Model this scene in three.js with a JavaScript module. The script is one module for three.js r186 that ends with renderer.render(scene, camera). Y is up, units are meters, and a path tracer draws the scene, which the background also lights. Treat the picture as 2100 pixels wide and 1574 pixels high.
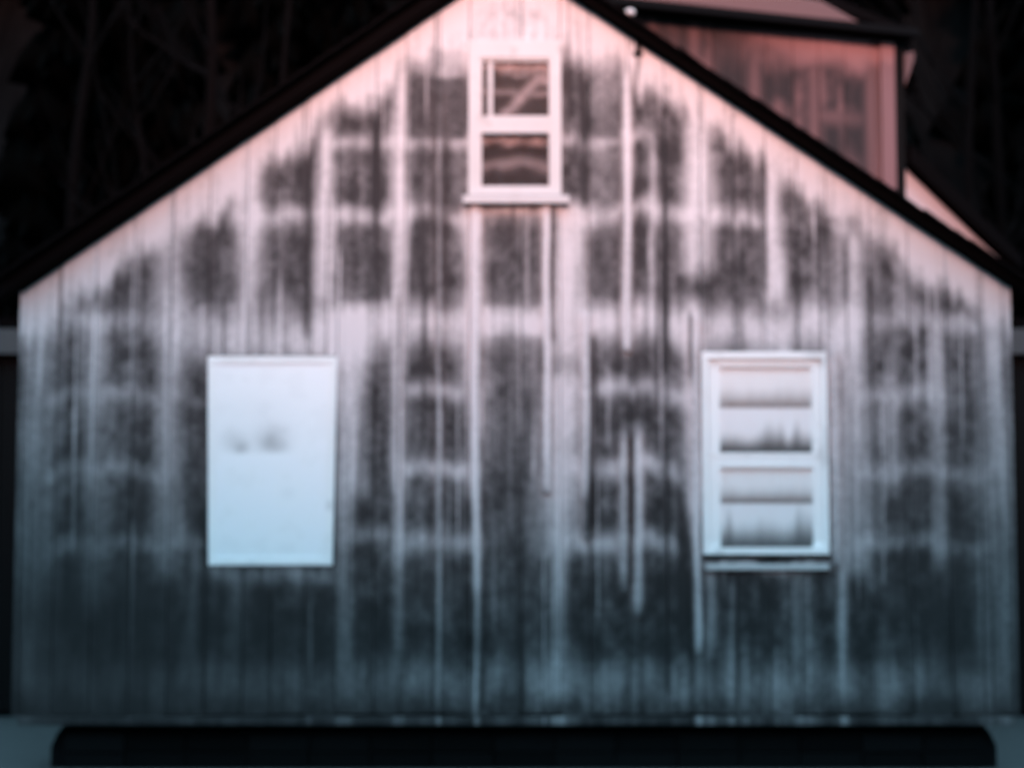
import * as THREE from 'three';
import { mergeGeometries } from 'three/addons/utils/BufferGeometryUtils.js';

// ---------------------------------------------------------------- camera, sky, sun, exposure
const scene = new THREE.Scene();
const camera = new THREE.PerspectiveCamera(22.62, 1024 / 767, 0.1, 900);
const EYE = new THREE.Vector3(0, 1.6, 14), PITCH = Math.atan((2.78 - 1.6) / 14), FOCAL = 280 * 14.05;
camera.position.copy(EYE);
camera.rotation.x = PITCH;
camera.focus = 3.2; camera.userData.fStop = 3.9;       // focused short of the house: everything is soft

const renderer = new THREE.WebGLRenderer({ antialias: true });
renderer.toneMapping = THREE.LinearToneMapping;
renderer.toneMappingExposure = 1.75;
renderer.shadowMap.enabled = true;

{ // dusk sky: even blue, a little paler towards the horizon
  const w = 64, h = 32, d = new Float32Array(w * h * 4);
  for (let j = 0; j < h; j++) for (let i = 0; i < w; i++) {
    const e = Math.max(0, (j + 0.5) / h * 2 - 1), k = 4 * (j * w + i), b = 2.6;
    d[k] = b * (0.405 - 0.05 * e); d[k + 1] = b * (0.75 - 0.06 * e); d[k + 2] = b * (0.97 - 0.04 * e); d[k + 3] = 1;
  }
  const sky = new THREE.DataTexture(d, w, h, THREE.RGBAFormat, THREE.FloatType);
  sky.mapping = THREE.EquirectangularReflectionMapping; sky.magFilter = sky.minFilter = THREE.LinearFilter; sky.needsUpdate = true;
  scene.background = sky; scene.environment = sky;
}
const sun = new THREE.DirectionalLight(new THREE.Color().setRGB(1, 0.53, 0.47), 3.0);   // red evening sun, behind the camera
{
  const el = 22 * Math.PI / 180, az = 2 * Math.PI / 180;
  sun.position.set(Math.sin(az) * Math.cos(el) * 80, Math.sin(el) * 80, Math.cos(az) * Math.cos(el) * 80);
}
sun.castShadow = true; sun.shadow.radius = 15; sun.shadow.mapSize.set(2048, 2048);
Object.assign(sun.shadow.camera, { left: -40, right: 40, top: 40, bottom: -40, near: 1, far: 220 });
scene.add(sun, sun.target);

// ---------------------------------------------------------------- helpers
let seed = 7;
const rnd = () => { seed = (seed * 1664525 + 1013904223) >>> 0; return seed / 4294967296; };
const rr = (a, b) => a + (b - a) * rnd();
const clamp = (x, a = 0, b = 1) => Math.min(b, Math.max(a, x));
const sst = (a, b, x) => { const t = clamp((x - a) / (b - a)); return t * t * (3 - 2 * t); };
const mix = (a, b, t) => a + (b - a) * t;
function hash(i, j, s) { let h = (i * 374761393 + j * 668265263 + s * 1274126177) | 0; h = Math.imul(h ^ (h >>> 13), 1274126177); return ((h ^ (h >>> 16)) >>> 0) / 4294967296; }
function noise(x, y, s = 0) {
  const i = Math.floor(x), j = Math.floor(y), fx = x - i, fy = y - j, u = fx * fx * (3 - 2 * fx), v = fy * fy * (3 - 2 * fy);
  return mix(mix(hash(i, j, s), hash(i + 1, j, s), u), mix(hash(i, j + 1, s), hash(i + 1, j + 1, s), u), v);
}
const fbm = (x, y, s, n = 4) => { let a = 0, k = 0.5, t = 0; for (let o = 0; o < n; o++) { a += k * noise(x, y, s + o); t += k; x *= 2.03; y *= 2.03; k *= 0.5; } return a / t; };

// a point of the place, read off the photograph (2100 x 1574) and a known depth z
function W(px, py, z = 0) {
  const d = new THREE.Vector3((px - 1050) / FOCAL, (787 - py) / FOCAL, -1).applyAxisAngle(new THREE.Vector3(1, 0, 0), PITCH);
  return EYE.clone().addScaledVector(d, (z - EYE.z) / d.z);
}
const names = {};
function numbered(n) { names[n] = (names[n] ?? -1) + 1; return names[n] ? `${n}_${String(names[n]).padStart(3, '0')}` : n; }
function mesh(name, geo, mat, parent) {
  const m = new THREE.Mesh(geo, mat); m.name = parent ? name : numbered(name); m.castShadow = m.receiveShadow = true;
  (parent || scene).add(m); return m;
}
function thing(name, label, category, group, pos = [0, 0, 0]) {
  const g = new THREE.Group(); g.name = numbered(name); g.position.set(...pos);
  g.userData = { label, category }; if (group) g.userData.group = group; scene.add(g); return g;
}
function sub(name, parent) { const g = new THREE.Group(); g.name = name; parent.add(g); return g; }
const structure = (name, geo, mat) => { const m = mesh(name, geo, mat); m.userData.kind = 'structure'; return m; };
const mat = (r, g, b, rough = 0.9, more = {}) => new THREE.MeshStandardMaterial({ color: new THREE.Color().setRGB(r, g, b), roughness: rough, ...more });
function box(x0, x1, y0, y1, z0, z1) { const g = new THREE.BoxGeometry(x1 - x0, y1 - y0, z1 - z0); g.translate((x0 + x1) / 2, (y0 + y1) / 2, (z0 + z1) / 2); return g; }
// polygon in the x-y plane made a solid between z0 and z1 with a small bevel
function slab(pts, z0, z1, bevel = 0.003) {
  const s = new THREE.Shape(pts.map(p => new THREE.Vector2(p[0], p[1])));
  const g = new THREE.ExtrudeGeometry(s, { depth: z1 - z0 - 2 * bevel, bevelEnabled: bevel > 0, bevelThickness: bevel, bevelSize: bevel, bevelOffset: -bevel, bevelSegments: 1, curveSegments: 2 });
  g.translate(0, 0, z0 + bevel); return g;
}
function wallUV(g, fn) { const p = g.attributes.position, u = new Float32Array(p.count * 2); for (let i = 0; i < p.count; i++) { const q = fn(p.getX(i), p.getY(i), p.getZ(i)); u[2 * i] = q[0]; u[2 * i + 1] = q[1]; } g.setAttribute('uv', new THREE.BufferAttribute(u, 2)); return g; }
function texture(w, h, fn, srgb = true) {
  const d = new Uint8Array(w * h * 4), enc = c => { c = clamp(c); return 255 * (srgb ? (c <= 0.0031308 ? 12.92 * c : 1.055 * Math.pow(c, 1 / 2.4) - 0.055) : c); };
  for (let j = 0; j < h; j++) for (let i = 0; i < w; i++) { const c = fn((i + 0.5) / w, (j + 0.5) / h), k = 4 * (j * w + i); d[k] = enc(c[0]); d[k + 1] = enc(c[1]); d[k + 2] = enc(c[2]); d[k + 3] = 255; }
  const t = new THREE.DataTexture(d, w, h); t.magFilter = THREE.LinearFilter; t.minFilter = THREE.LinearMipmapLinearFilter; t.generateMipmaps = true;
  t.wrapS = t.wrapT = THREE.RepeatWrapping; if (srgb) t.colorSpace = THREE.SRGBColorSpace; t.needsUpdate = true; return t;
}

// ---------------------------------------------------------------- ground and hills
const gravelTex = texture(512, 512, (u, v) => { const n = 0.6 * noise(u * 128, v * 128, 3) + 0.4 * noise(u * 256, v * 256, 5), k = 0.5 + 0.9 * n; return [0.0095 * k, 0.0128 * k, 0.0130 * k]; });
const gravelBump = texture(512, 512, (u, v) => { const n = 0.6 * noise(u * 128, v * 128, 3) + 0.4 * noise(u * 256, v * 256, 5); return [n, n, n]; }, false);
{
  const g = new THREE.PlaneGeometry(500, 500, 1, 1); g.rotateX(-Math.PI / 2);
  wallUV(g, (x, y, z) => [x / 2.2, z / 2.2]);
  structure('ground', g, new THREE.MeshStandardMaterial({ map: gravelTex, bumpMap: gravelBump, bumpScale: 0.012, roughness: 0.95 }));
}
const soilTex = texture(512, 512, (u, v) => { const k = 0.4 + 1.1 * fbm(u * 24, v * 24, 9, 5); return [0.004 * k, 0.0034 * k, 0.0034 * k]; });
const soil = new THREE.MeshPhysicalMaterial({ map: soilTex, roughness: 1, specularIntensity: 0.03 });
function hill(x0, x1, z0, z1, nx, nz, height) {
  const g = new THREE.PlaneGeometry(x1 - x0, z1 - z0, nx, nz); g.rotateX(-Math.PI / 2); g.translate((x0 + x1) / 2, 0, (z0 + z1) / 2);
  const p = g.attributes.position; for (let i = 0; i < p.count; i++) p.setY(i, height(p.getX(i), p.getZ(i)));
  wallUV(g, (x, y, z) => [x / 6, (z + y) / 6]); g.computeVertexNormals(); structure('hill', g, soil);
}
// the wooded bank behind the house
const backHill = (x, z) => -0.3 + 34 * sst(-12, -46, z) + 2.2 * (fbm(x * 0.16, z * 0.16, 21, 4) - 0.5) * sst(-11, -20, z);
hill(-70, 70, -75, -11, 90, 50, backHill);
// unseen hill added behind the camera: saddle and shoulders shade wall foot and sides
const shadeHill = (x, z) => {
  const ridge = 15.2 + 18 * sst(2.6, 9, Math.abs(x - 1.4)) + 0.6 * (fbm(x * 0.4, 3, 31, 3) - 0.5);
  return -0.3 + (ridge + 0.3) * sst(17, 30, z) + 1.5 * (fbm(x * 0.2, z * 0.2, 33, 3) - 0.5) * sst(30, 36, z);
};
hill(-70, 70, 16, 80, 200, 80, shadeHill);

// ---------------------------------------------------------------- the gable house: lines of its front wall (z = 0)
const L0 = W(40, 600), L1 = W(930, 0), R0 = W(2075, 590), R1 = W(1180, 0);
const sL = (L1.y - L0.y) / (L1.x - L0.x), sR = (R1.y - R0.y) / (R1.x - R0.x);
const rakeL = x => L0.y + sL * (x - L0.x), rakeR = x => R0.y + sR * (x - R0.x);
const rake = x => Math.min(rakeL(x), rakeR(x));
const apexX = (R0.y - L0.y + sL * L0.x - sR * R0.x) / (sL - sR), apexY = rakeL(apexX);
const wx = px => W(px, 900).x, wy = py => W(1050, py).y, S = 280;    // pixels of the wall, to metres
const XL = W(44, 900).x, XR = W(2070, 900).x, YB = wy(1466);

// paint left on the boards: pale along the studs, the nailing rails and under the eaves, bare dark wood between
const stripes = [ // x, half width, strength, top, bottom (pixels of the photograph)
  [70, 34, .42, 600, 1420], [190, 20, .34, 630, 1260], [345, 24, .5, 440, 1190], [505, 26, .62, 330, 700], [402, 12, .36, 1120, 1360],
  [490, 20, .25, 1180, 1320], [660, 20, .62, 260, 620], [715, 26, .62, 640, 1010], [706, 14, .42, 1000, 1360], [817, 15, .66, 140, 1010], [820, 13, .4, 1000, 1350],
  [900, 5, .5, 180, 1440], [972, 16, .95, 418, 1010], [976, 8, .78, 1000, 1210], [978, 6, .45, 1200, 1470],
  [1122, 9, .95, 418, 950], [1172, 34, .88, 418, 740], [1170, 30, .5, 740, 900], [1145, 30, .8, 780, 1130], [1143, 18, .65, 1100, 1440], [1202, 9, .75, 640, 1010], [1288, 9, .95, 140, 720],
  [1278, 8, .6, 890, 1200], [1308, 9, .75, 880, 1260], [1340, 8, .3, 300, 640], [1438, 24, .75, 230, 560], [1424, 16, .72, 640, 1060], [1426, 8, .8, 1000, 1330],
  [1592, 20, .72, 330, 620], [1640, 20, .3, 1150, 1360], [1710, 10, .7, 720, 1150], [1722, 12, .45, 1150, 1420], [1750, 36, .5, 470, 1180], [1860, 14, .25, 460, 660],
  [1832, 8, .3, 700, 1010], [1925, 16, .46, 660, 1160], [2040, 34, .44, 560, 1440], [1455, 10, .5, 1150, 1330], [1500, 8, .3, 1170, 1440], [1590, 6, .32, 1340, 1440],
].map(([x, h, s, a, b]) => [wx(x), h / S, s, wy(b), wy(a)]);
const rails = [ // y, half height, strength, left, right
  [290, 16, .42, 680, 1340], [440, 18, .5, 470, 1600], [660, 36, .82, 640, 1440], [690, 52, .7, 340, 770], [672, 42, .72, 1400, 1760], [660, 24, .38, 80, 360], [655, 22, .36, 1730, 2060],
  [800, 18, .46, 815, 960], [800, 20, .52, 1130, 1420], [806, 20, .36, 1760, 1950], [810, 16, .26, 90, 350], [962, 17, .66, 810, 985], [962, 20, .6, 1120, 1395], [965, 18, .36, 1760, 2060], [960, 18, .3, 90, 360],
  [1115, 22, .54, 815, 985], [1112, 20, .56, 1130, 1390], [1115, 18, .4, 1740, 2040], [1120, 18, .3, 90, 420], [1396, 44, .42, 60, 2060], [1172, 18, .42, 425, 690], [1160, 10, .6, 1440, 1690], [1100, 16, .3, 700, 800],
].map(([y, h, s, a, b]) => [wy(y), h / S, s, wx(a), wx(b)]);
const worn = [ // dark bare lines: x, half width, strength, top, bottom
  [628, 9, .8, 250, 690], [768, 10, .75, 160, 490], [895, 58, .8, 158, 178], [885, 8, .5, 180, 480], [912, 14, .6, 180, 640], [1200, 9, .8, 130, 420], [1214, 11, .7, 690, 1080], [1366, 9, .9, 280, 760], [1366, 8, .6, 900, 1420],
  [1418, 5, .7, 640, 780], [1508, 7, .6, 1170, 1450], [1572, 9, .7, 240, 600], [1790, 9, .6, 560, 800], [1738, 8, .6, 480, 620], [1070, 9, .6, 880, 1470], [1294, 6, .8, 890, 1200], [1136, 6, .8, 420, 700], [990, 5, .6, 700, 1450], [1395, 7, .5, 1000, 1340],
].map(([x, h, s, a, b]) => [wx(x), h / S, s, wy(b), wy(a)]);
const bump1 = (x, h) => Math.exp(-0.55 * Math.pow(x / h, 2));
const ends = (y, a, b, e) => sst(a - e, a + e, y) * (1 - sst(b - e, b + e, y));
const TX0 = -4, TW = 8, TH = 6.6;
const wallUVof = (x, y) => [(x - TX0) / TW, y / TH];
const boardEdges = [44, 115, 192, 270, 347, 425, 502, 560, 628, 690, 768, 830, 900, 962, 1070, 1150, 1210, 1290, 1366, 1440, 1508, 1575, 1640, 1700, 1790, 1868, 1945, 2010, 2070].map(wx);
// thin ridges of paint and open cracks along the grain: x, half width, strength, bottom, top
const hairs = [], patches = [ // bare or half bare places: left, right, top, bottom, paint left there, strength
  [838, 955, 158, 285, .10, .9], [892, 945, 104, 158, .42, .7], [990, 1112, 440, 628, .12, .6], [992, 1112, 690, 1000, .26, .6], [1000, 1125, 1000, 1340, .2, .4], [985, 1120, 20, 78, .7, .6],
  [1215, 1270, 470, 610, .10, .7], [1215, 1275, 205, 285, .18, .6], [1470, 1560, 470, 610, .12, .5], [545, 620, 470, 600, .12, .5], [690, 800, 470, 615, .1, .6], [840, 895, 470, 600, .1, .6], [395, 480, 470, 620, .12, .6],
].map(([a, b, t, u, v, k]) => [wx(a), wx(b), wy(u), wy(t), v, k]);
for (let i = 0; i < 150; i++) { const l = rr(0.25, 1.5), y = rr(0.4, 5.6), light = i % 5 < 3; hairs.push([rr(XL, XR), rr(0.005, 0.012), light ? rr(.12, .5) : -rr(.3, .75), y, y + l]); }
const paint = (x, y) => {
  const warp = 0.03 * (noise(x * 3, y * 2, 41) - 0.5), grain = fbm(x * 46, y * 1.2, 43, 4), streak = fbm(x * 17, y * 0.6, 45, 3), blot = fbm(x * 4.5, y * 4.5, 47, 4), mott = fbm(x * 13, y * 11, 49, 4), fine = noise(x * 95, y * 80, 51), fine2 = noise(x * 48, y * 40, 52);
  let v = 0.12 + 0.2 * (blot - 0.5) + 0.16 * (streak - 0.5) + 0.3 * (mott - 0.5), k = 1;
  v = Math.max(0.02, v);
  for (const [sx, h, s, a, b] of stripes) { const d = x + warp - sx; if (Math.abs(d) < 3 * h) k *= 1 - s * bump1(d, h * (0.62 + 0.4 * noise(sx * 7, y * 2.2, 55))) * ends(y, a, b, 0.12) * (0.8 + 0.45 * noise(sx * 9, y * 3, 57)); }
  for (const [ry, h, s, a, b] of rails) { const d = y + 2.0 * warp + 0.07 * (noise(x * 5, 1, 59) - 0.5) + 0.04 * (noise(x * 17, 2, 60) - 0.5) - ry; if (Math.abs(d) < 3 * h) k *= 1 - s * bump1(d, h * 0.8) * ends(x, a, b, 0.08) * clamp(0.4 + 1.2 * fbm(x * 9, ry * 3, 61, 2)); }
  v = 1 - (1 - v) * clamp(k);
  for (const [sx, h, s, a, b] of worn) { const d = x + 0.3 * warp - sx; if (Math.abs(d) < 3 * h) v *= 1 - s * bump1(d, h * 0.8) * ends(y, a, b, 0.06) * (0.5 + 0.8 * noise(sx * 5, y * 2, 62)); }
  const under = (rake(x) - y) * 0.83 + 0.15 * (noise(x * 5, 3, 63) - 0.5) + 0.16 * (streak - 0.5) + 0.09 * (noise(x * 20, y * 2, 65) - 0.5) + 0.1 * (mott - 0.5);   // sheltered by the roof
  const topEnd = sst(wy(190), wy(70), y + 0.2 * (noise(x * 7, 9, 67) - 0.5)) * 0.8;
  const eave = Math.max(1 - sst(0.15, 0.38, under), topEnd);
  v = mix(v, 0.98 - 0.2 * (1 - blot) * noise(x * 4, y * 4, 68), eave);
  for (const [a, b, u, t, w, q] of patches) if (x > a - .1 && x < b + .1 && y > u - .2 && y < t + .1) v = mix(v, w * (0.5 + mott), q * ends(x, a, b, 0.018) * ends(y, u, t, 0.03));
  for (const [hx, h, q, a, b] of hairs) { const d = x - hx; if (d < 3 * h && d > -3 * h) { const w = bump1(d, h) * ends(y, a, b, 0.1); v = q > 0 ? v + (1 - v) * q * w : v * (1 + q * w); } }
  v *= 1 + 0.75 * (grain - 0.5) + 0.5 * (streak - 0.5);
  v = clamp(v + (0.34 * (fine - 0.5) + 0.26 * (fine2 - 0.5)) * (0.16 + 0.55 * v));
  const heightTone = sst(wy(1420), wy(860), y), low = sst(wy(560), wy(1180), y), side = (1 - 0.55 * sst(1.6, 3.3, Math.abs(x - 0.35)) * low) * (1 - 0.6 * sst(0.4, 2.4, 0.6 - x) * sst(wy(1080), wy(1280), y));      // darker low down; edge shade painted into the colour at the sides
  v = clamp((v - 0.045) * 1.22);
  return Math.pow(v, 1 + 0.35 * (1 - heightTone)) * (0.58 + 0.42 * heightTone) * side;
};
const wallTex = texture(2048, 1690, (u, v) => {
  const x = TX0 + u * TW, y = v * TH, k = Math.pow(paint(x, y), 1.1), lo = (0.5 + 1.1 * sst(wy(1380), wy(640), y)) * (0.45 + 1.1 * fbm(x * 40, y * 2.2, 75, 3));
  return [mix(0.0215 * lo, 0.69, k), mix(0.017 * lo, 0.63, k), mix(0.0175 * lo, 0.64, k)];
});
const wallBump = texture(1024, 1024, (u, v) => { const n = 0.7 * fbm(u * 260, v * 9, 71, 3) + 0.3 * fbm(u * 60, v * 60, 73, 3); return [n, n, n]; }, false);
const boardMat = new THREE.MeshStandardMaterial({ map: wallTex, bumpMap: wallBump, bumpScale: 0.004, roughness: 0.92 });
const dull = (r, g, b) => new THREE.MeshPhysicalMaterial({ color: new THREE.Color().setRGB(r, g, b), roughness: 1, specularIntensity: 0.04 });
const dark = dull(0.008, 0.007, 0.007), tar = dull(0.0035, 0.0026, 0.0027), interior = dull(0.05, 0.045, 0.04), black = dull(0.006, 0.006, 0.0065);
const white = new THREE.MeshStandardMaterial({ roughness: 0.75, map: texture(512, 512, (u, v) => { const k = 0.9 + 0.1 * (fbm(u * 14, v * 5, 81, 4) - 0.5) - 0.16 * sst(0.66, 0.8, fbm(u * 9, v * 9, 83, 4)); return [k, k * 0.99, k * 0.985]; }) });
const worn_white = white.clone(); worn_white.color.setRGB(0.7, 0.65, 0.65);
const metreUV = g => wallUV(g, (x, y, z) => [(x + 0.3 * z) / 1.7, (y + z) / 1.7]);

const house = thing('gable_house', 'weathered pale timber house front under a steep dark gable roof with three white windows', 'house');
// openings: left, right, bottom, top on the wall
const openings = { attic: [wx(962), wx(1150), wy(402), wy(88)], west: [wx(425), wx(690), wy(1160), wy(728)], east: [wx(1440), wx(1700), wy(1148), wy(722)] };
for (let i = 0; i + 1 < boardEdges.length; i++) {
  const a = boardEdges[i] + 0.0025, b = boardEdges[i + 1] - 0.0025, m = (a + b) / 2, z = rr(-0.006, 0.006);
  const top = [[b, rake(b) - 0.01], ...(a < apexX && b > apexX ? [[apexX, apexY - 0.01]] : []), [a, rake(a) - 0.01]];
  const hit = Object.values(openings).find(o => m > o[0] && m < o[1]);
  const low = YB + rr(-0.012, 0.012);
  const pieces = hit ? [[[a, low], [b, low], [b, hit[2]], [a, hit[2]]], [[a, hit[3]], [b, hit[3]], ...top]] : [[[a, low], [b, low], ...top]];
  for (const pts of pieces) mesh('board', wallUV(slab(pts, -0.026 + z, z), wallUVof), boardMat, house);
}
// battens nailed over the joints that stand out
for (const [x, h, t, b] of [[900, 5, 185, 1460], [975, 9, 424, 1468], [1122, 7, 424, 1010], [1203, 6, 640, 1100], [1288, 8, 150, 720], [1278, 5, 890, 1215], [1308, 6, 880, 1262], [1428, 6, 650, 1340], [1712, 5, 716, 1160]]) {
  const X = wx(x), y0 = wy(b), y1 = Math.min(wy(t), rake(X) - 0.05);
  mesh('batten', wallUV(slab([[X - h / S, y0], [X + h / S, y0], [X + h / S, y1], [X - h / S, y1]], 0.0065, 0.026 + rr(0, .004)), wallUVof), boardMat, house);
}
// corner boards
for (const [x, w] of [[XL, -1], [XR, 1]]) { const a = Math.min(x, x + w * 0.03), b = Math.max(x, x + w * 0.03); mesh('corner_board', wallUV(box(a, b, YB, rake(x) - 0.02, -0.12, 0.008), wallUVof), boardMat, house); }
// shell of the house
const DEPTH = 7;
mesh('side_wall', box(XL + 0.002, XL + 0.10, YB, rakeL(XL) - 0.05, -DEPTH, -0.125), dark, house);
mesh('side_wall', box(XR - 0.10, XR - 0.002, YB, rakeR(XR) - 0.05, -DEPTH, -0.125), dark, house);
mesh('rear_wall', slab([[XL + .1, YB], [XR - .1, YB], [XR - .1, rakeR(XR) - 0.06], [apexX, apexY - 0.06], [XL + .1, rakeL(XL) - 0.06]], -DEPTH, -DEPTH + 0.1, 0), interior, house);
mesh('floor', box(XL + 0.1, XR - 0.1, YB + 0.01, YB + 0.1, -DEPTH + .1, -0.04), interior, house);
mesh('loft_floor', box(XL + 0.1, XR - 0.1, wy(640), wy(620), -DEPTH + .1, -0.04), interior, house);
// sill beam, ledge and the dark foundation set back below
mesh('sill_board', wallUV(slab([[XL + .02, wy(1485)], [XR - .02, wy(1485)], [XR - .02, wy(1469)], [XL + .02, wy(1469)]], -0.1, 0.035), (x, y) => wallUVof(x, y * 0 + wy(1330) + 0.02 * noise(x * 6, 1))), boardMat, house);
{
  const x0 = wx(112), x1 = wx(2036), y1 = wy(1486), r = 0.12;
  for (let i = 0; i < 15; i++) for (let j = 0; j < 2; j++) { // near-black skirting planks
    const a = mix(x0 + 0.1, x1 - 0.1, i / 15) + 0.006, b = mix(x0 + 0.1, x1 - 0.1, (i + 1) / 15) - 0.006, k = rr(0.004, 0.007);
    mesh('plank', slab([[a, j * 0.14 - 0.02], [b, j * 0.14 - 0.02], [b, j * 0.14 + 0.11], [a, j * 0.14 + 0.11]], -0.056, -0.03 + rr(-.006, .006)), dull(k, k, k * 1.05), house);
  }
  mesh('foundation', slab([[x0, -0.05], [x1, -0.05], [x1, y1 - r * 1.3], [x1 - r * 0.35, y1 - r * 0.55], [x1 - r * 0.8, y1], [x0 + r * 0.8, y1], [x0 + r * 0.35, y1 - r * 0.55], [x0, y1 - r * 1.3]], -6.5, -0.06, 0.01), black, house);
}
// roof: two slabs with a dark verge board and shingle ends
function roofSide(name, xe, thick, slope, drop) {
  const dir = Math.sign(xe - apexX), out = xe + dir * 0.16, y = x => (dir < 0 ? rakeL(x) : rakeR(x));
  const ridge = apexY, t = thick;
  mesh('roof', slab([[out, y(out)], [apexX, ridge], [apexX, ridge + t * 1.2], [out, y(out) + t * 1.2]], -DEPTH - 0.2, 0.09, 0.004), tar, house);
  mesh('verge_board', slab([[out, y(out) + t * 0.2], [apexX, ridge + t * 0.2], [apexX, ridge + t], [out, y(out) + t]], 0.092, 0.12, 0.004), tar, house);
  const n = 34;
  for (let i = 0; i < n; i++) {
    const x = mix(out, apexX, (i + 0.5) / n), a = Math.atan(dir < 0 ? sL : sR), g = new THREE.BoxGeometry(0.17, 0.022, 0.3 + rr(0, 0.03));
    g.rotateZ(a + dir * -0.06); g.translate(x, y(x) + t * 1.2 + 0.022 + rr(0, 0.012), 0.02); mesh('shingle', g, tar, house);
  }
}
roofSide('roof', XL, 0.125, sL); roofSide('roof', XR, 0.05, sR);
// small iron bracket and porcelain insulator at the right verge
{
  const p = W(1309, 86, 0.02), g = mergeGeometries([box(p.x - .018, p.x + .018, p.y - .085, p.y + .03, 0.01, 0.05), box(p.x - .035, p.x + .035, p.y - .1, p.y - .075, 0.01, 0.03)]);
  mesh('bracket', g, tar, house);
}

// ---------------------------------------------------------------- windows
const glass = new THREE.MeshPhysicalMaterial({ color: 0xffffff, roughness: 0.08, transmission: 1, thickness: 0, ior: 1.45 });
function frameBoxes(x0, x1, y0, y1, l, r, b, t, z0, z1) { return metreUV(mergeGeometries([box(x0, x0 + l, y0, y1, z0, z1), box(x1 - r, x1, y0, y1, z0, z1), box(x0 + l, x1 - r, y0, y0 + b, z0, z1), box(x0 + l, x1 - r, y1 - t, y1, z0, z1)])); }
const X = wx, Y = wy;
const taper = (g, x0, x1, y0, y1) => { const p = g.attributes.position; for (let i = 0; i < p.count; i++) { const q = (y1 - p.getY(i)) / (y1 - y0), m = (x0 + x1) / 2; p.setX(i, m + (p.getX(i) - m) * (1 - 0.05 * q)); } return g; };   // sagged out of square
// cloth: a sheet over x0..x1, y0..y1 whose depth comes from fn(u, v); uv 0..1
function cloth(x0, x1, y0, y1, nx, ny, fn) {
  const g = new THREE.PlaneGeometry(1, 1, nx, ny), p = g.attributes.position;
  for (let i = 0; i < p.count; i++) { const u = p.getX(i) + 0.5, v = p.getY(i) + 0.5, q = fn(u, v); p.setXYZ(i, mix(x0, x1, u) + (q[1] || 0), mix(y0, y1, v) + (q[2] || 0), q[0]); }
  g.computeVertexNormals(); return g;
}
{ // right window: four hanging tiers of white blind behind two sashes
  const w = sub('window', house); w.userData.label = 'right ground floor sash window with tiered white blinds dark at their hems';
  mesh('casing', frameBoxes(X(1440), X(1697), Y(1136), Y(722), 12 / S, 10 / S, 14 / S, 14 / S, -0.05, 0.03), white, w);
  mesh('sash', frameBoxes(X(1454), X(1686), Y(936), Y(738), 22 / S, 20 / S, 8 / S, 14 / S, -0.03, 0.012), white, w);
  mesh('sash', frameBoxes(X(1454), X(1686), Y(1135), Y(932), 22 / S, 20 / S, 10 / S, 26 / S, -0.05, 0.009), white, w);
  mesh('pane', box(X(1477), X(1665), Y(929), Y(753), 0.002, 0.004), glass, w);
  mesh('pane', box(X(1477), X(1665), Y(1124), Y(959), 0.0, 0.002), glass, w);
  mesh('window_sill', metreUV(slab([[X(1446), Y(1168)], [X(1696), Y(1168)], [X(1696), Y(1157)], [X(1446), Y(1157)]], -0.02, 0.03)), mat(0.5, 0.49, 0.49), w);
  const hem = (q, deep) => texture(512, 256, (u, v) => { // dark fade and spikes rising from the hem
    const reach = deep + 0.35 * fbm(u * 9, 1.5, q, 3) + 0.55 * Math.pow(noise(u * 13 + 0.4, 4, q + 4), 4), s = 1 - sst(0.02, reach + 0.25, v), k = 0.93 * (1 - 0.9 * Math.pow(s, 1.35));
    return [k, k, k * 1.01];
  });
  const blind = new THREE.MeshStandardMaterial({ map: hem(91, 0.1), roughness: 0.9 }), foot = new THREE.MeshStandardMaterial({ map: hem(191, 0.34), roughness: 0.9 });
  const soft = blind.clone(); soft.color.setRGB(1, 1, 1); soft.map = texture(512, 256, (u, v) => { const r = 0.3 + 0.35 * fbm(u * 11, 2.5, 97, 3), s = 1 - sst(0.0, r + 0.2, v), k = 0.93 * (1 - 0.5 * Math.pow(s, 1.7)); return [k, k, k]; });
  for (const [t, b, m] of [[745, 838, soft], [836, 929, blind], [957, 1034, soft], [1032, 1125, foot]])
    mesh('blind', cloth(X(1470), X(1672), Y(b), Y(t), 60, 14, (u, v) => [(b < 935 ? -0.006 : -0.008) - 0.004 * v - 0.03 * Math.pow(1 - v, 6) + 0.004 * Math.sin(u * 34 + Math.sin(u * 9)) * (1 - v)]), m, w);
}
{ // left window: panes painted over white
  const w = sub('window', house); w.userData.label = 'left ground floor window whited out, with two grey smudges at its middle';
  mesh('casing', taper(frameBoxes(X(424), X(690), Y(1158), Y(730), 16 / S, 16 / S, 14 / S, 14 / S, -0.05, 0.006), X(424), X(690), Y(1158), Y(730)), white, w);
  const sheet = texture(512, 1024, (u, v) => {
    const px = 437 + u * 240, py = 1149 - v * 409, n = fbm(u * 7, v * 12, 101, 4);
    const blob = (cx, cy, rx, ry) => Math.exp(-Math.pow((px - cx) / rx, 2) - Math.pow((py - cy) / ry, 2));
    let q = clamp(0.42 * blob(478, 905, 28, 24) + 0.6 * blob(494, 920, 15, 14) + 0.5 * blob(556, 898, 36, 26) + 0.42 * blob(562, 918, 26, 13)) * (0.55 + 0.8 * n);
    q *= 1 - sst(926, 936, py);                                                        // the smudges stop at the old meeting rail
    q += 0.05 * sst(0.5, 0.7, n) + 0.07 * blob(520, 845, 90, 40) + 0.1 * blob(592, 1010, 16, 14) + 0.08 * blob(590, 1125, 20, 14);
    const k = 0.93 * (1 - 0.6 * clamp(q)); return [k, k, k * 1.01];
  });
  mesh('whitened_panel', taper(cloth(X(436), X(678), Y(1149), Y(740), 8, 16, () => [0.0]), X(424), X(690), Y(1158), Y(730)), new THREE.MeshStandardMaterial({ map: sheet, roughness: 0.6 }), w);
}
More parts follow.
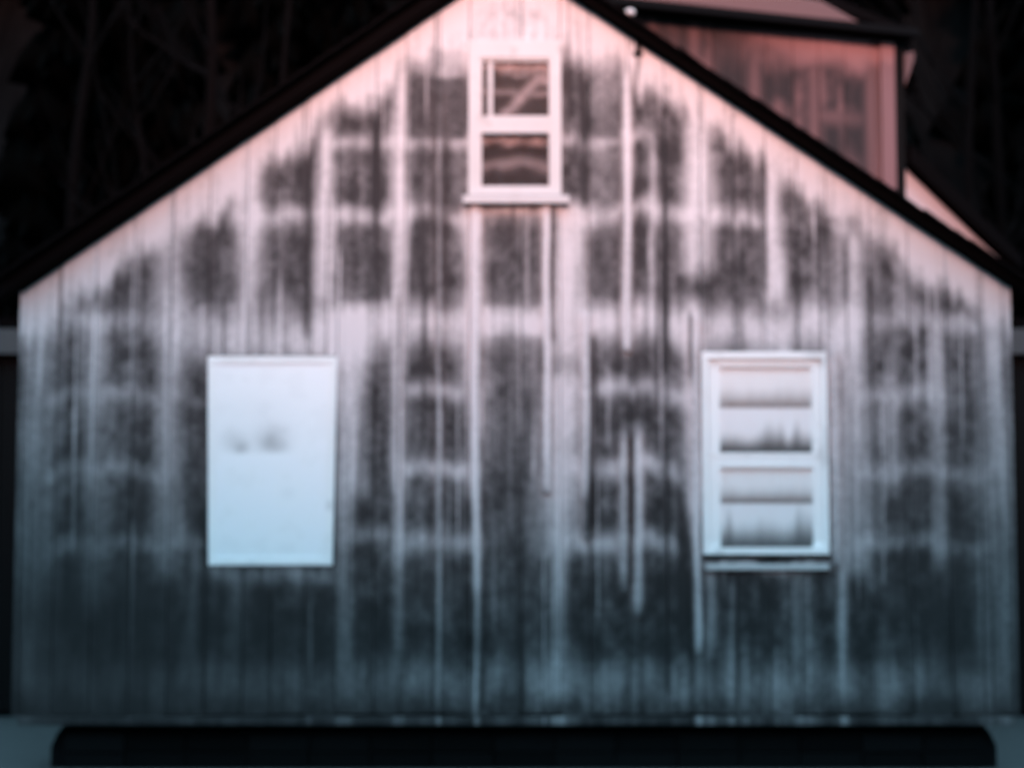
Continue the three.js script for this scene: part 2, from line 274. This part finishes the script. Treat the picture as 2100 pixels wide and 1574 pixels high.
{ // attic window: dark panes with torn cloth inside
  const w = sub('window', house); w.userData.label = 'attic window at the gable peak with dark stained curtains behind its panes';
  mesh('casing', frameBoxes(X(960), X(1152), Y(400), Y(84), 22 / S, 22 / S, 16 / S, 38 / S, -0.05, 0.03), worn_white, w);
  mesh('sash', frameBoxes(X(981), X(1131), Y(254), Y(121), 7 / S, 4 / S, 16 / S, 6 / S, -0.02, 0.02), worn_white, w);
  mesh('sash', frameBoxes(X(981), X(1131), Y(386), Y(240), 6 / S, 4 / S, 4 / S, 34 / S, -0.045, 0.0185), worn_white, w);
  mesh('glazing_bar', metreUV(box(X(1000), X(1010), Y(240), Y(128), -0.012, 0.012)), worn_white, w);
  mesh('pane', box(X(987), X(1128), Y(239), Y(126), -0.006, -0.004), glass, w);
  mesh('pane', box(X(986), X(1128), Y(384), Y(273), -0.024, -0.022), glass, w);
  mesh('window_sill', metreUV(slab([[X(949), Y(419)], [X(1168), Y(419)], [X(1168), Y(404)], [X(949), Y(404)]], -0.02, 0.07)), worn_white, w);
  const stained = (fn, s0) => new THREE.MeshStandardMaterial({ roughness: 0.95, map: texture(256, 256, (u, v) => { const k = clamp(fn(u, v, fbm(u * 5, v * 5, s0, 4))); return [mix(0.02, 0.46, k), mix(0.013, 0.36, k), mix(0.013, 0.36, k)]; }) });
  const gs = (d, w) => Math.exp(-d * d / (w * w));
  const upper = stained((u, v, n) => Math.max(0.9 * sst(0.62, 0.95, v + 0.5 * (n - 0.5) + 0.12 * u), 0.62 * gs((u - 0.38) - (v - 0.08) * 0.75 + 0.12 * (n - 0.5), 0.1) * sst(0.0, 0.1, v), 0.4 * gs(v - 0.42 + 0.2 * (n - 0.5), 0.06), 0.85 * gs(u - 0.57, 0.05) * gs(v - 0.33, 0.1)) * (0.6 + 0.7 * n) + 0.05 * n, 121);
  const lower = stained((u, v, n) => Math.max(0.75 * sst(0.74, 1.0, v + 0.3 * (n - 0.5)), 0.42 * gs(v - 0.44 + 0.16 * (n - 0.5) + 0.05 * Math.cos(u * 6.3), 0.09), 0.2 * sst(0.12, 0.02, v)) * (0.6 + 0.7 * n) + 0.05 * n, 131);
  mesh('curtain', cloth(X(980), X(1134), Y(240), Y(120), 40, 12, (u, v) => [-0.022 + 0.006 * Math.sin(u * 31 + 2 * Math.sin(v * 3)) - 0.01 * noise(u * 4, v * 4, 5)]), upper, w);
  mesh('curtain', cloth(X(980), X(1134), Y(388), Y(268), 40, 12, (u, v) => [-0.044 + 0.006 * Math.sin(u * 27 + 2 * Math.sin(v * 4)) - 0.01 * noise(u * 4, v * 4, 6)]), lower, w);
  mesh('room_wall', box(X(940), X(1170), Y(420), Y(60), -1.6, -1.5), dark, w);
}

// ---------------------------------------------------------------- the taller house behind on the right
{
  const A = W(1210, 20, -3), th = 20 * Math.PI / 180;
  const t = thing('rear_house', 'taller brown boarded house rising behind the right slope of the pale gable roof', 'house', undefined, [A.x, 0, A.z]);
  t.rotation.y = th;                                   // the right end stands farther off
  t.updateMatrixWorld();
  const inv = t.matrixWorld.clone().invert();
  // pixel -> point in the house's own axes on its front plane (local z = dz)
  const Q = (px, py, dz = 0) => { const o = EYE.clone().applyMatrix4(inv), d = W(px, py, -30).applyMatrix4(inv).sub(o); return o.addScaledVector(d, (dz - o.z) / d.z); };
  const x1 = Q(1838, 300).x, x0 = -0.15, top = Q(1500, 52).y, eave = top + 0.02;
  const brownTex = texture(512, 512, (u, v) => {
    const x = u * 4, y = v * 4, g = fbm(x * 16, y * 1.2, 111, 3), b = fbm(x * 3, y * 3, 113, 4);
    let k = 0.08 + 0.9 * (b - 0.5) + 0.6 * (g - 0.5);                                    // paint lasts near the eave, the corner and the studs
    k = Math.max(k, 0.9 * (1 - sst(0.1, 0.45, (3.2 - y) + 0.3 * (b - 0.5))) * sst(0.9, 2.4, x + 0.5 * (b - 0.5)), 0.6 * (1 - sst(0.1, 0.36, (3.05 - x) + 0.1 * (g - 0.5))));
    k = Math.max(k, 0.36 * bump1((x % 0.62) - 0.3, 0.05) * (0.6 + 0.6 * noise(x * 3, y * 2, 115)), 0.4 * bump1((3.2 - y) % 0.9 - 0.78, 0.06) * noise(x * 5, y, 117));
    k = clamp(k); return [mix(0.022, 0.32, k), mix(0.0125, 0.15, k), mix(0.0125, 0.148, k)];
  });
  const brown = new THREE.MeshStandardMaterial({ map: brownTex, roughness: 0.95 }), uvm = g => wallUV(g, (x, y, z) => [(x - x1 + z) / 4 + 0.76, (y - top) / 4 + 0.8]);
  const n = 12; for (let i = 0; i < n; i++) { const a = mix(x0, x1, i / n) + 0.003, b = mix(x0, x1, (i + 1) / n) - 0.003; const z = rr(-0.006, 0.006); mesh('board', uvm(slab([[a, 0.3], [b, 0.3], [b, top], [a, top]], z - 0.025, z)), brown, t); }
  const pale = mat(0.13, 0.066, 0.064, 0.9);
  mesh('corner_board', uvm(box(x1 - 0.17, x1 - 0.02, 0.3, top - 0.01, 0.008, 0.03)), brown, t);
  mesh('side_wall', box(x1 - 0.001, x1 + 0.1, 0, top, -2.2, 0), dark, t);
  mesh('side_wall', box(x0 - 0.1, x0, 0, top, -2.2, -0.03), dark, t);
  mesh('rear_wall', box(x0, x1, 0, top, -2.3, -2.2), dark, t);
  mesh('soffit', box(x0 - 0.1, x1 + 0.14, eave, eave + 0.07, -2.4, 0.22), black, t);  // black colour stands in for the shadow line under the eave
  mesh('gutter', slab([[x0, eave + 0.075], [x1 - 0.5, eave + 0.075], [x1 - 0.9, eave + 0.24], [x0, eave + 0.34]], 0.02, 0.2), pale, t);
  mesh('roof', slab([[x0 - 0.1, eave + 0.35], [x1 - 0.88, eave + 0.26], [x1 + 0.14, eave + 0.076], [x1 + 0.14, eave + 0.12], [x1 - 0.6, eave + 0.34], [x0 + 0.5, eave + 0.95], [x0 - 0.1, eave + 0.95]], -2.3, 0.019), tar, t);
  const c = Q(1862, 118), e = Q(1842, 175);
  mesh('eave_return', slab([[x1 + 0.101, e.y], [c.x + 0.06, c.y - 0.02], [c.x + 0.06, c.y + 0.06], [x1 + 0.101, c.y + 0.03]], -0.12, 0.02), pale, t);
  mesh('porcelain_knob', new THREE.SphereGeometry(0.045, 12, 8).scale(1, 0.7, 1).translate(Q(1292, 26, 0.26).x, Q(1292, 26, 0.26).y, 0.26), mat(0.7, 0.6, 0.58, 0.4), t);
  // lower side wing whose gable end shows as a pale sliver
  const P = (x, y) => { const q = Q(x, y, -0.6); return [q.x, q.y]; };
  const wingEnd = P(2060, 540)[0];
  mesh('wing_wall', slab([[P(1850, 700)[0], 0], [P(2060, 700)[0], 0], P(2060, 540), P(1855, 342), P(1850, 342)], -0.8, -0.6), mat(0.62, 0.52, 0.54, 0.9), t);
  mesh('wing_side_wall', box(wingEnd - 0.1, wingEnd - 0.002, 0, P(2060, 545)[1], -3.5, -0.8), dark, t);
  mesh('wing_roof', slab([P(1850, 338), P(2080, 557), P(2080, 530), P(1850, 300)], -3.6, -0.45), tar, t);
}
// ---------------------------------------------------------------- low sheds either side, a pale eave board each
for (const [side, label] of [[-1, 'low dark shed with a pale eave board left of the gable house'], [1, 'low dark shed with a pale eave board right of the gable house']]) {
  const z = -4.2, p = W(side < 0 ? 60 : 2056, 700, z), q = W(side < 0 ? -420 : 2520, 700, z), a = Math.min(p.x, q.x), b = Math.max(p.x, q.x), y = W(1050, 700, z).y;
  const t = thing('lean_to_shed', label, 'shed', undefined, [(a + b) / 2, 0, z]), h = (b - a) / 2;
  mesh('wall', box(-h, h, 0, y - 0.13, -2.5, -0.1), dark, t);
  for (let i = 0; i < 8; i++) mesh('board', box(-h + i * h / 4 + .004, -h + (i + 1) * h / 4 - .004, 0.05, y - 0.13, -0.099, -0.07 + rr(0, .008)), dark, t);
  mesh('eave_board', wallUV(slab([[-h, y - 0.12], [h, y - 0.12], [h, y + 0.12], [-h, y + 0.12]], -0.02, 0.03), (x, yy) => [x / 2, yy / 2]), mat(0.06, 0.056, 0.057, 0.95), t);
  const g = box(-h - .05, h + .05, -0.05, 0.05, -3.2, 0); g.rotateX(0.06); g.translate(0, y + 0.175, 0.02); mesh('roof', g, tar, t);
}

// ---------------------------------------------------------------- bare trees on the bank
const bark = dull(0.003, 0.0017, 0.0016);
function limb(pts, r0, r1, n = 6) {
  const c = new THREE.CatmullRomCurve3(pts), g = new THREE.TubeGeometry(c, pts.length * 3, 1, n, false), p = g.attributes.position, m = pts.length * 3;
  for (let i = 0; i <= m; i++) { const q = c.getPointAt(i / m), r = mix(r0, r1, i / m); for (let j = 0; j <= n; j++) { const k = i * (n + 1) + j; p.setXYZ(k, q.x + (p.getX(k) - q.x) * r, q.y + (p.getY(k) - q.y) * r, q.z + (p.getZ(k) - q.z) * r); } }
  g.computeVertexNormals(); return g;
}
function bareTree(x, z, h, r, lean, label) {
  const y = Math.max(0, backHill(x, z)) - 0.2, t = thing('bare_tree', label, 'tree', 'bare trees on the dark bank behind the houses', [x, y, z]);
  const trunk = [], twigs = [];
  for (let i = 0; i <= 6; i++) trunk.push(new THREE.Vector3(lean * i / 6 * h + rr(-.12, .12), h * i / 6, rr(-.12, .12)));
  mesh('trunk', limb(trunk, r, r * 0.25, 8), bark, t);
  const c = new THREE.CatmullRomCurve3(trunk);
  const grow = (p, d, len, rad, depth) => {
    const pts = [p.clone()]; let q = p.clone(), v = d.clone();
    for (let i = 0; i < 4; i++) { v.add(new THREE.Vector3(rr(-.25, .25), rr(-.02, .3), rr(-.25, .25))).normalize(); q = q.clone().addScaledVector(v, len / 4); pts.push(q); }
    twigs.push(limb(pts, rad, rad * 0.35, 5));
    if (depth > 0) for (let k = 0; k < 4; k++) { const u = rr(0.3, 1), b = pts[Math.min(4, Math.floor(u * 4))]; grow(b, v.clone().add(new THREE.Vector3(rr(-.9, .9), rr(-.2, .7), rr(-.9, .9))).normalize(), len * rr(.45, .7), rad * 0.5, depth - 1); }
  };
  for (let k = 0; k < 6; k++) { const u = rr(0.3, 0.98), a = rr(0, 6.28); grow(c.getPointAt(u), new THREE.Vector3(Math.cos(a), rr(.5, 1.3), Math.sin(a)).normalize(), h * rr(.18, .34), r * 0.34 * (1.2 - u * 0.6), 1); }
  mesh('crown', mergeGeometries(twigs), bark, t);
}
for (const [px, z, h, r, lean, label] of [
  [415, -13, 12, 0.16, 0, 'bare tree with a straight reddish trunk above the left roof slope'],
  [352, -12.5, 10, 0.09, -0.07, 'thin bare tree leaning left beside the straight trunk'],
  [545, -15, 12, 0.1, 0.03, 'thin bare tree near the left roof slope, right of the straight trunk'],
  [150, -17, 13, 0.14, 0.02, 'bare tree in the dark at the far left of the bank'],
  [1935, -14, 11, 0.12, 0.05, 'bare tree in the dark just right of the tall brown house'],
  [2060, -17, 13, 0.14, -0.03, 'bare tree in the dark at the far right of the bank']]) { const p = W(px, 300, z); bareTree(p.x, z, h, r, lean, label); }

// dense dark firs covering the bank: one wood
{
  const parts = []; let s = 5; const q = () => { s = (s * 1664525 + 1013904223) >>> 0; return s / 4294967296; };
  for (let k = 0; k < 420; k++) { // sprays of needles round a stem
    const u = Math.pow(q(), 0.8), yy = 0.6 + 8.6 * (1 - u), rad = 0.25 + 2.2 * u * (0.6 + 0.5 * q()), a = q() * 6.283, g = new THREE.ConeGeometry(0.34 + 0.25 * q(), 1.1 + 0.8 * q(), 4, 1, true);
    g.scale(1, 1, 0.35); g.rotateZ(Math.PI / 2 + 0.5); g.translate(rad * 0.7, 0, 0); g.rotateY(a); g.translate(0, yy, 0); parts.push(g);
  }
  parts.push(new THREE.CylinderGeometry(0.04, 0.2, 9.6, 6).translate(0, 4.8, 0));
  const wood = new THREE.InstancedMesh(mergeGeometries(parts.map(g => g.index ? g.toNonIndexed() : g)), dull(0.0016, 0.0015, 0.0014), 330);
  const m = new THREE.Matrix4();
  for (let i = 0; i < 330; i++) { const z = -18 - 40 * q(), x = (q() - 0.5) * 110, k = 0.8 + 0.6 * q(); m.makeRotationY(q() * 6.283).scale(new THREE.Vector3(k, k, k)).setPosition(x, backHill(x, z) - 0.4, z); wood.setMatrixAt(i, m); }
  wood.name = 'dark_wood'; wood.userData = { kind: 'stuff', label: 'dense dark fir wood covering the bank behind the houses', category: 'wood' }; wood.castShadow = wood.receiveShadow = true; scene.add(wood);
}
renderer.render(scene, camera);
